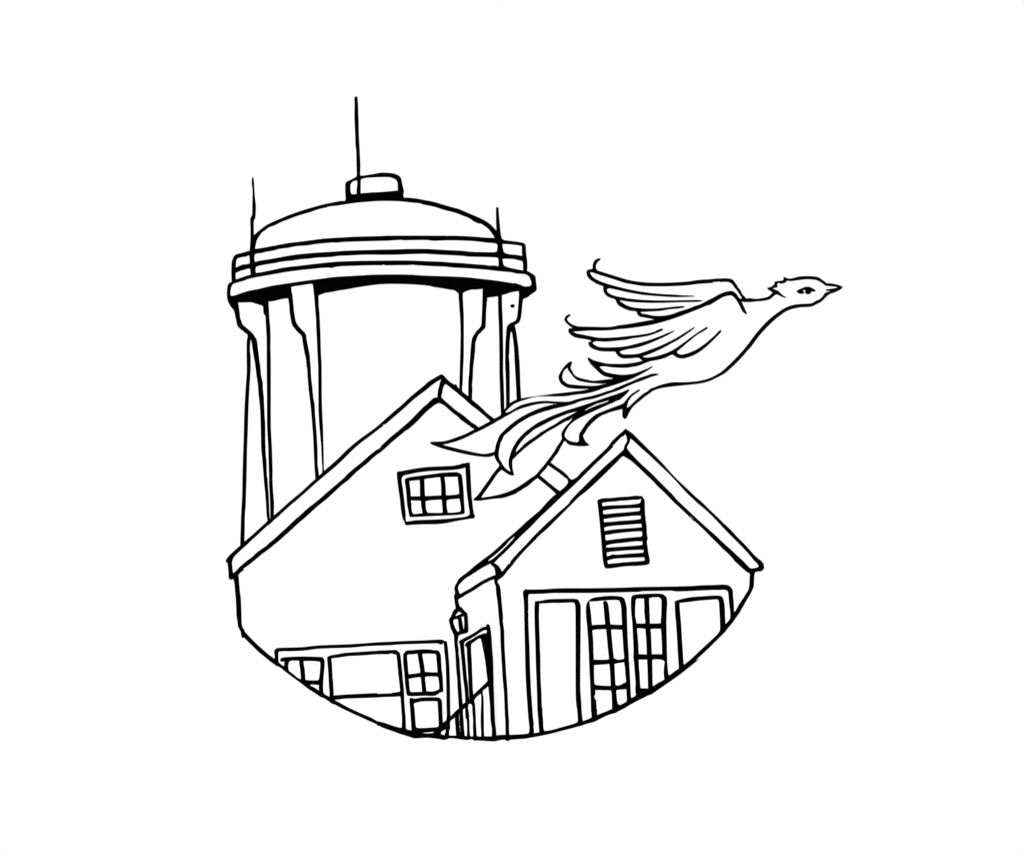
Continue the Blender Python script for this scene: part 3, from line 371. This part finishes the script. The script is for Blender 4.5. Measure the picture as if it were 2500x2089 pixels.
bird_cells = [
 "H 418,345 425,337 445,336 475,345 530,365 640,398 740,430 830,460 870,473 960,488 1100,510 1300,515 1500,511 1680,499 1800,484 2000,470 2089,461 I 100,470 200,460 290,458 330,470 355,490 400,550 420,572 440,605 470,650 478,668 470,680 460,680 430,655 410,622 370,585 345,579 300,583 240,600 180,625 130,655 60,690 0,722 H 1820,752 1760,770 1700,795 1640,815 1560,840 1480,870 1400,889 1300,898 1220,893 1150,878 1080,865 1060,852 1075,842 1130,838 1250,832 1330,825 1450,805 1560,795 1620,783 1633,775 1600,771 1500,779 1300,800 1200,804 1100,802 980,790 900,768 840,735 800,705 800,692 850,700 980,716 1150,724 1350,724 1550,718 1800,712 1860,702 1800,695 1550,698 1350,701 1150,696 1000,685 900,674 850,664 760,648 680,620 635,582 637,555 650,541 680,540 750,556 900,590 1080,621 1200,633 1400,647 1550,652 1770,645 1700,638 1600,634 1500,627 1350,619 1200,606 1050,585 900,556 700,505 560,460 480,420 440,385",
 "I 472,716 485,712 520,716 600,714 640,708 730,702 800,690 835,678 870,650 917,617 980,645 1035,664 1040,660 980,620 958,595 940,578 910,565 880,556 873,548 885,535 910,533 930,522 928,508 920,492 935,480 945,470 955,472 962,480 1000,478 1030,468 1050,445 1090,448 1150,442 1240,430 1310,424 1400,430 1450,443 1480,460 1510,480 1525,490 1542,507 1600,513 1680,522 1697,531 1680,540 1600,553 1550,558 1558,575 1610,575 1600,585 1560,595 1535,605 1520,630 1490,668 1465,687 1430,700 1380,730 1340,740 1300,742 1220,745 1140,755 1090,768 1060,780 1000,810 950,845 880,895 800,965 710,1060 640,1145 550,1265 480,1350 400,1435 330,1505 250,1580 200,1620 110,1670 50,1695 0,1710 H 1800,1727 1700,1737 1600,1742 1480,1742 1410,1753 J 2040,735 1990,755 1920,780 1890,810 1830,845 1770,895 1700,960 1640,1015 1620,1018 1625,985 1640,935 1665,895 1700,858 1750,825 1788,797 1782,787 1760,795 1720,822 1680,848 1630,900 1600,940 1580,965 1550,980 1480,1005 1400,1035 1300,1075 1235,1102 1200,1127 1140,1180 1090,1240 1050,1300 1018,1350 1013,1385 1012,1430 1002,1455 990,1461 930,1455 890,1443 850,1415 825,1380 828,1350 850,1300 890,1240 960,1180 1040,1135 1100,1105 1200,1060 1300,1015 1400,970 1440,955 1490,928 1530,915 1580,873 1620,835 1660,786 1630,792 1560,823 1480,852 1400,877 1300,910 1200,945 1140,965 1050,995 940,1030 860,1052 800,1075 720,1105 640,1138 580,1168 500,1205 410,1265 320,1335 270,1385 230,1430 200,1475 165,1540 140,1600 130,1640 118,1680 115,1710 118,1755 E 1690,1360 1705,1405 1705,1418 1690,1412 1640,1375 1600,1325 1580,1285 1560,1258 1552,1210 1552,1160 1565,1100 1572,1060 1600,1000 1620,955 1650,930 1690,895 1750,845 1810,798 1870,762 1950,715 2050,675 2089,660 J 560,1065 640,1045 660,1038 740,1018 860,992 960,962 1010,940 1100,917 1180,905 1250,885 1350,850 1430,822 1500,800 1560,775 1640,737 1740,695 1810,672 1870,647 1950,618 2010,602 2030,592 1990,586 1930,592 1880,610 1780,643 1700,680 1580,728 1520,755 1480,770 1430,795 1380,808 1300,835 1180,870 1080,890 980,915 900,940 860,946 760,945 680,940 600,935 500,940 400,955 340,970 270,990 200,1028 150,1060 110,1078 80,1084 70,1075 80,1060 130,1010 180,970 260,935 340,910 430,883 540,872 700,872 830,870 900,860 960,850 1080,838 1170,820 1260,792 1300,775 1420,740 1600,680 1700,640 1780,600 1880,545 1950,497 1940,493 1890,520 1800,555 1720,585 1620,600 1540,602 1440,588 1350,567 1320,550 1270,500 1290,492 1350,489 1420,500 1540,507 1640,505 1680,497 1740,488 1800,470 1880,437 1930,422 2010,408 2089,387 H 1380,1425 1450,1390 1475,1385 1500,1402 1540,1425 1600,1434 1660,1422 1750,1388 1830,1340 1900,1285 1980,1210 2089,1100 I 200,1105 215,1085 208,1073 190,1085 120,1155 60,1207 0,1257 H 1860,1270 1780,1325 1700,1360 1640,1380 1580,1390 1545,1380 1525,1358 1530,1345 1600,1285 1700,1200 1790,1130 1850,1095 1920,1050 1922,1037 1900,1042 1830,1085 1740,1145 1640,1220 1520,1305 1450,1345 1380,1375 1300,1400 1230,1417 1150,1428 1100,1420 1090,1408 1130,1395 1220,1360 1350,1300 1450,1245 1550,1190 1640,1130 1720,1072 1755,1045 1752,1037 1700,1067 1600,1130 1500,1190 1400,1240 1300,1285 1200,1322 1050,1375 980,1385 900,1388 820,1380 797,1350 810,1340 900,1315 1000,1298 1100,1270 1180,1240 1250,1210 1330,1175 1430,1125 1497,1088 1495,1083 1440,1103 1300,1160 1150,1213 1000,1255 870,1285 780,1294 650,1299 550,1296 500,1280 460,1252 450,1238 460,1228 490,1214 550,1216 620,1219 700,1213 800,1203 880,1194 960,1177 1080,1160 1180,1140 1260,1112 1330,1082 1355,1068 1340,1057 1300,1070 1230,1102 1150,1122 1050,1138 900,1155 750,1170 600,1177 520,1173 440,1158 340,1138 240,1118 200,1092 280,1087 400,1078 550,1078 680,1073 780,1060 900,1050 1050,1030 1200,1005 1350,967 1500,920 1650,865 1800,805 1840,790 1920,755 1940,755 2000,720 2089,665 I 220,658 280,638 340,629 355,638 380,655 420,710 455,775 480,825 510,858 540,877 538,865 510,800",
 "E 835,1072 860,1065 900,1058 940,1045 1000,1030 1070,1005 1150,970 1280,905 1320,888 1490,798 1530,772 1590,742 1630,715 1690,685 1750,648 1800,625 1860,602 1930,583 1990,565 2050,553 2089,548 J 580,960 650,963 730,970 640,990 560,1012 480,1040 440,1057 340,1105 240,1163 130,1245 50,1320 0,1375 E 1540,1020 1522,1070 1512,1120 1502,1160 1480,1172 1400,1190 1370,1193 1320,1188 1200,1165 1050,1130 950,1105 870,1085",
 "J 988,1067 960,1068 920,1078 870,1092 830,1107 760,1135 680,1168 600,1210 500,1262 430,1300 380,1345 330,1385 290,1430 250,1482 220,1530 202,1575 204,1588 240,1560 310,1490 380,1435 450,1390 505,1350 520,1335 560,1315 620,1278 700,1235 760,1195 780,1180 850,1142 930,1102",
 "K 549,553 600,590 640,615 680,628 705,625 695,590 683,530 680,480 685,428 J 205,1640 210,1630 300,1550 360,1500 430,1448 510,1392 560,1355 620,1315 700,1272 760,1235 850,1185 880,1178 915,1153 940,1140 900,1195 850,1250 810,1305 790,1350 792,1385 797,1410 770,1460 730,1520 700,1570 660,1630 610,1695 570,1750 K 1040,555 1000,605 970,632 920,665 860,708 760,775 680,818 600,850 500,878 400,898 290,914 287,905 300,880 350,810 420,710 440,680 480,620 510,585 540,558",
 "J 1395,925 1380,925 1340,938 1240,965 1180,993 1120,1025 1085,1048 1078,1058 1090,1058 1160,1025 1250,988 1330,962 1380,942",
 "J 868,510 850,515 820,545 800,590 795,640 810,675 870,718 950,730 1030,737 1100,741 1180,744 1250,738 1310,725 1360,712 1250,707 1130,697 1050,683 990,665 940,622 905,575 880,545 870,525"]
# rounded body: depth grows with the distance from the outline
BO = np.array(smooth(parse(bird_out)))
gx0, gx1, gy0, gy1, gs = -4.3, 8.3, -2.2, 4.6, .1
GX = np.arange(gx0, gx1, gs); GY = np.arange(gy0, gy1, gs)
XX, YY = np.meshgrid(GX, GY)
A_ = BO; B_ = np.roll(BO, -1, 0); dist = np.full(XX.shape, 1e9); ins = np.zeros(XX.shape, bool)
for (ax, ay), (bx, by) in zip(A_, B_):
    dx, dy = bx-ax, by-ay; L2 = dx*dx+dy*dy+1e-12
    t = np.clip(((XX-ax)*dx+(YY-ay)*dy)/L2, 0, 1)
    dist = np.minimum(dist, np.hypot(XX-ax-t*dx, YY-ay-t*dy))
    if (ay > by) != (ay < by): pass
    c = ((ay > YY) != (by > YY))
    with np.errstate(divide='ignore', invalid='ignore'):
        ins ^= c & (XX < (bx-ax)*(YY-ay)/(by-ay if by != ay else 1e-12)+ax)
D_ = np.where(ins, dist, 0)
Hh = .75*(1-(1-np.clip(D_/1.0, 0, 1))**2)
for _ in range(4):
    Q_ = np.pad(Hh, 1, mode='edge')
    Hh = (Q_[1:-1, 1:-1]*2+Q_[:-2, 1:-1]+Q_[2:, 1:-1]+Q_[1:-1, :-2]+Q_[1:-1, 2:])/6
YB = -1.35
def bulge(u, v):
    x = min(max((u-gx0)/gs, 0), len(GX)-1.001); y = min(max((v-gy0)/gs, 0), len(GY)-1.001)
    i, j = int(x), int(y); fx, fy = x-i, y-j
    return float((Hh[j, i]*(1-fx)+Hh[j, i+1]*fx)*(1-fy)+(Hh[j+1, i]*(1-fx)+Hh[j+1, i+1]*fx)*fy)
bird_s = lambda u, v: YB - bulge(u, v)
bird = thing('bird', 'white long-necked bird with ragged wing feathers flying right above the smaller house roof', 'bird', P(1.5, -1.6, YB))
m = Mesh().piece(bird_out, bird_s, 0, .04, 0, grid=.1)
for c in bird_cells: m.piece(c, bird_s, -.05, .035, 1, grid=.1)
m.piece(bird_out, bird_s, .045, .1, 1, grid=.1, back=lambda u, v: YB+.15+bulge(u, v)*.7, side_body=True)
body = m.build('body', bird)
m = Mesh().piece("I 1172,580 1190,568 1240,545 1290,527 1320,524 1350,532 1390,552 1419,572 1410,580 1380,583 1362,580 1355,600 1335,615 1305,615 1290,605 1285,580 1284,560 1250,566 1255,578 1273,600 1260,608 1230,611 1200,605 1188,592", bird_s, -.09, .035, 0, grid=.05)
m.build('eye', bird, mats=(BLACK,))
m = Mesh().piece("I 1546,480 1600,482 1680,495 1740,515 1762,527 1740,550 1680,582 1605,608 1575,605 1560,595 1600,585 1610,575 1558,575 1550,558 1600,553 1680,540 1697,531 1680,522 1600,513 1552,508", bird_s, -.08, .03, 0, grid=.05)
m.piece("I 1552,508 1600,513 1680,522 1697,531 1680,540 1600,553 1550,558", bird_s, -.09, .03, 1, grid=.05)
m.piece("I 1558,575 1610,575 1600,585 1560,595", bird_s, -.09, .03, 1, grid=.05)
m.build('beak', bird)

# ================================================================== sky backdrop
def sky_build(nt, b):
    e = nt.nodes.new('ShaderNodeEmission'); e.inputs[0].default_value = (1, 1, 1, 1); e.inputs[1].default_value = 1.0
    nt.links.new(e.outputs[0], nt.nodes['Material Output'].inputs[0])
SKY = mat('blank_sky', sky_build)
vs, fs = [], []
for i in range(25):
    a = math.radians(-75+150*i/24)
    for z in (-70, 110): vs.append((160*math.sin(a), -60+160*math.cos(a), z))
for i in range(24): fs.append((2*i, 2*i+1, 2*i+3, 2*i+2))
me = bpy.data.meshes.new('sky'); me.from_pydata(vs, [], fs); me.materials.append(SKY)
so_ = bpy.data.objects.new('sky', me); COL.objects.link(so_); so_['kind'] = 'structure'
so_['label'] = 'blank white sky behind everything'

# ================================================================== light, sky, camera
w = bpy.data.worlds.new('World'); S.world = w; w.use_nodes = True
bg = w.node_tree.nodes['Background']
bg.inputs[0].default_value = (1, 1, 1, 1); bg.inputs[1].default_value = 1.0   # blank white sky of the drawing
sun = bpy.data.lights.new('sun', 'SUN'); sun.energy = 1.1; sun.angle = math.radians(10)
so = bpy.data.objects.new('sun', sun); COL.objects.link(so)
so.rotation_euler = (math.radians(90)+TH, 0, 0)
so.location = (0, -30, 8)
cam = bpy.data.cameras.new('camera'); cam.type = 'ORTHO'; cam.ortho_scale = 25.0
cam.clip_end = 500; cam.clip_start = .1
co = bpy.data.objects.new('camera', cam); COL.objects.link(co)
co.rotation_euler = (math.radians(90)+TH, 0, 0)
co.location = Vector((0, -40*CT, -40*ST))
S.camera = co
S.view_settings.view_transform = 'Standard'; S.view_settings.look = 'None'; S.view_settings.exposure = 0
S.render.engine = 'CYCLES'
S.cycles.max_bounces = 6; S.cycles.diffuse_bounces = 5
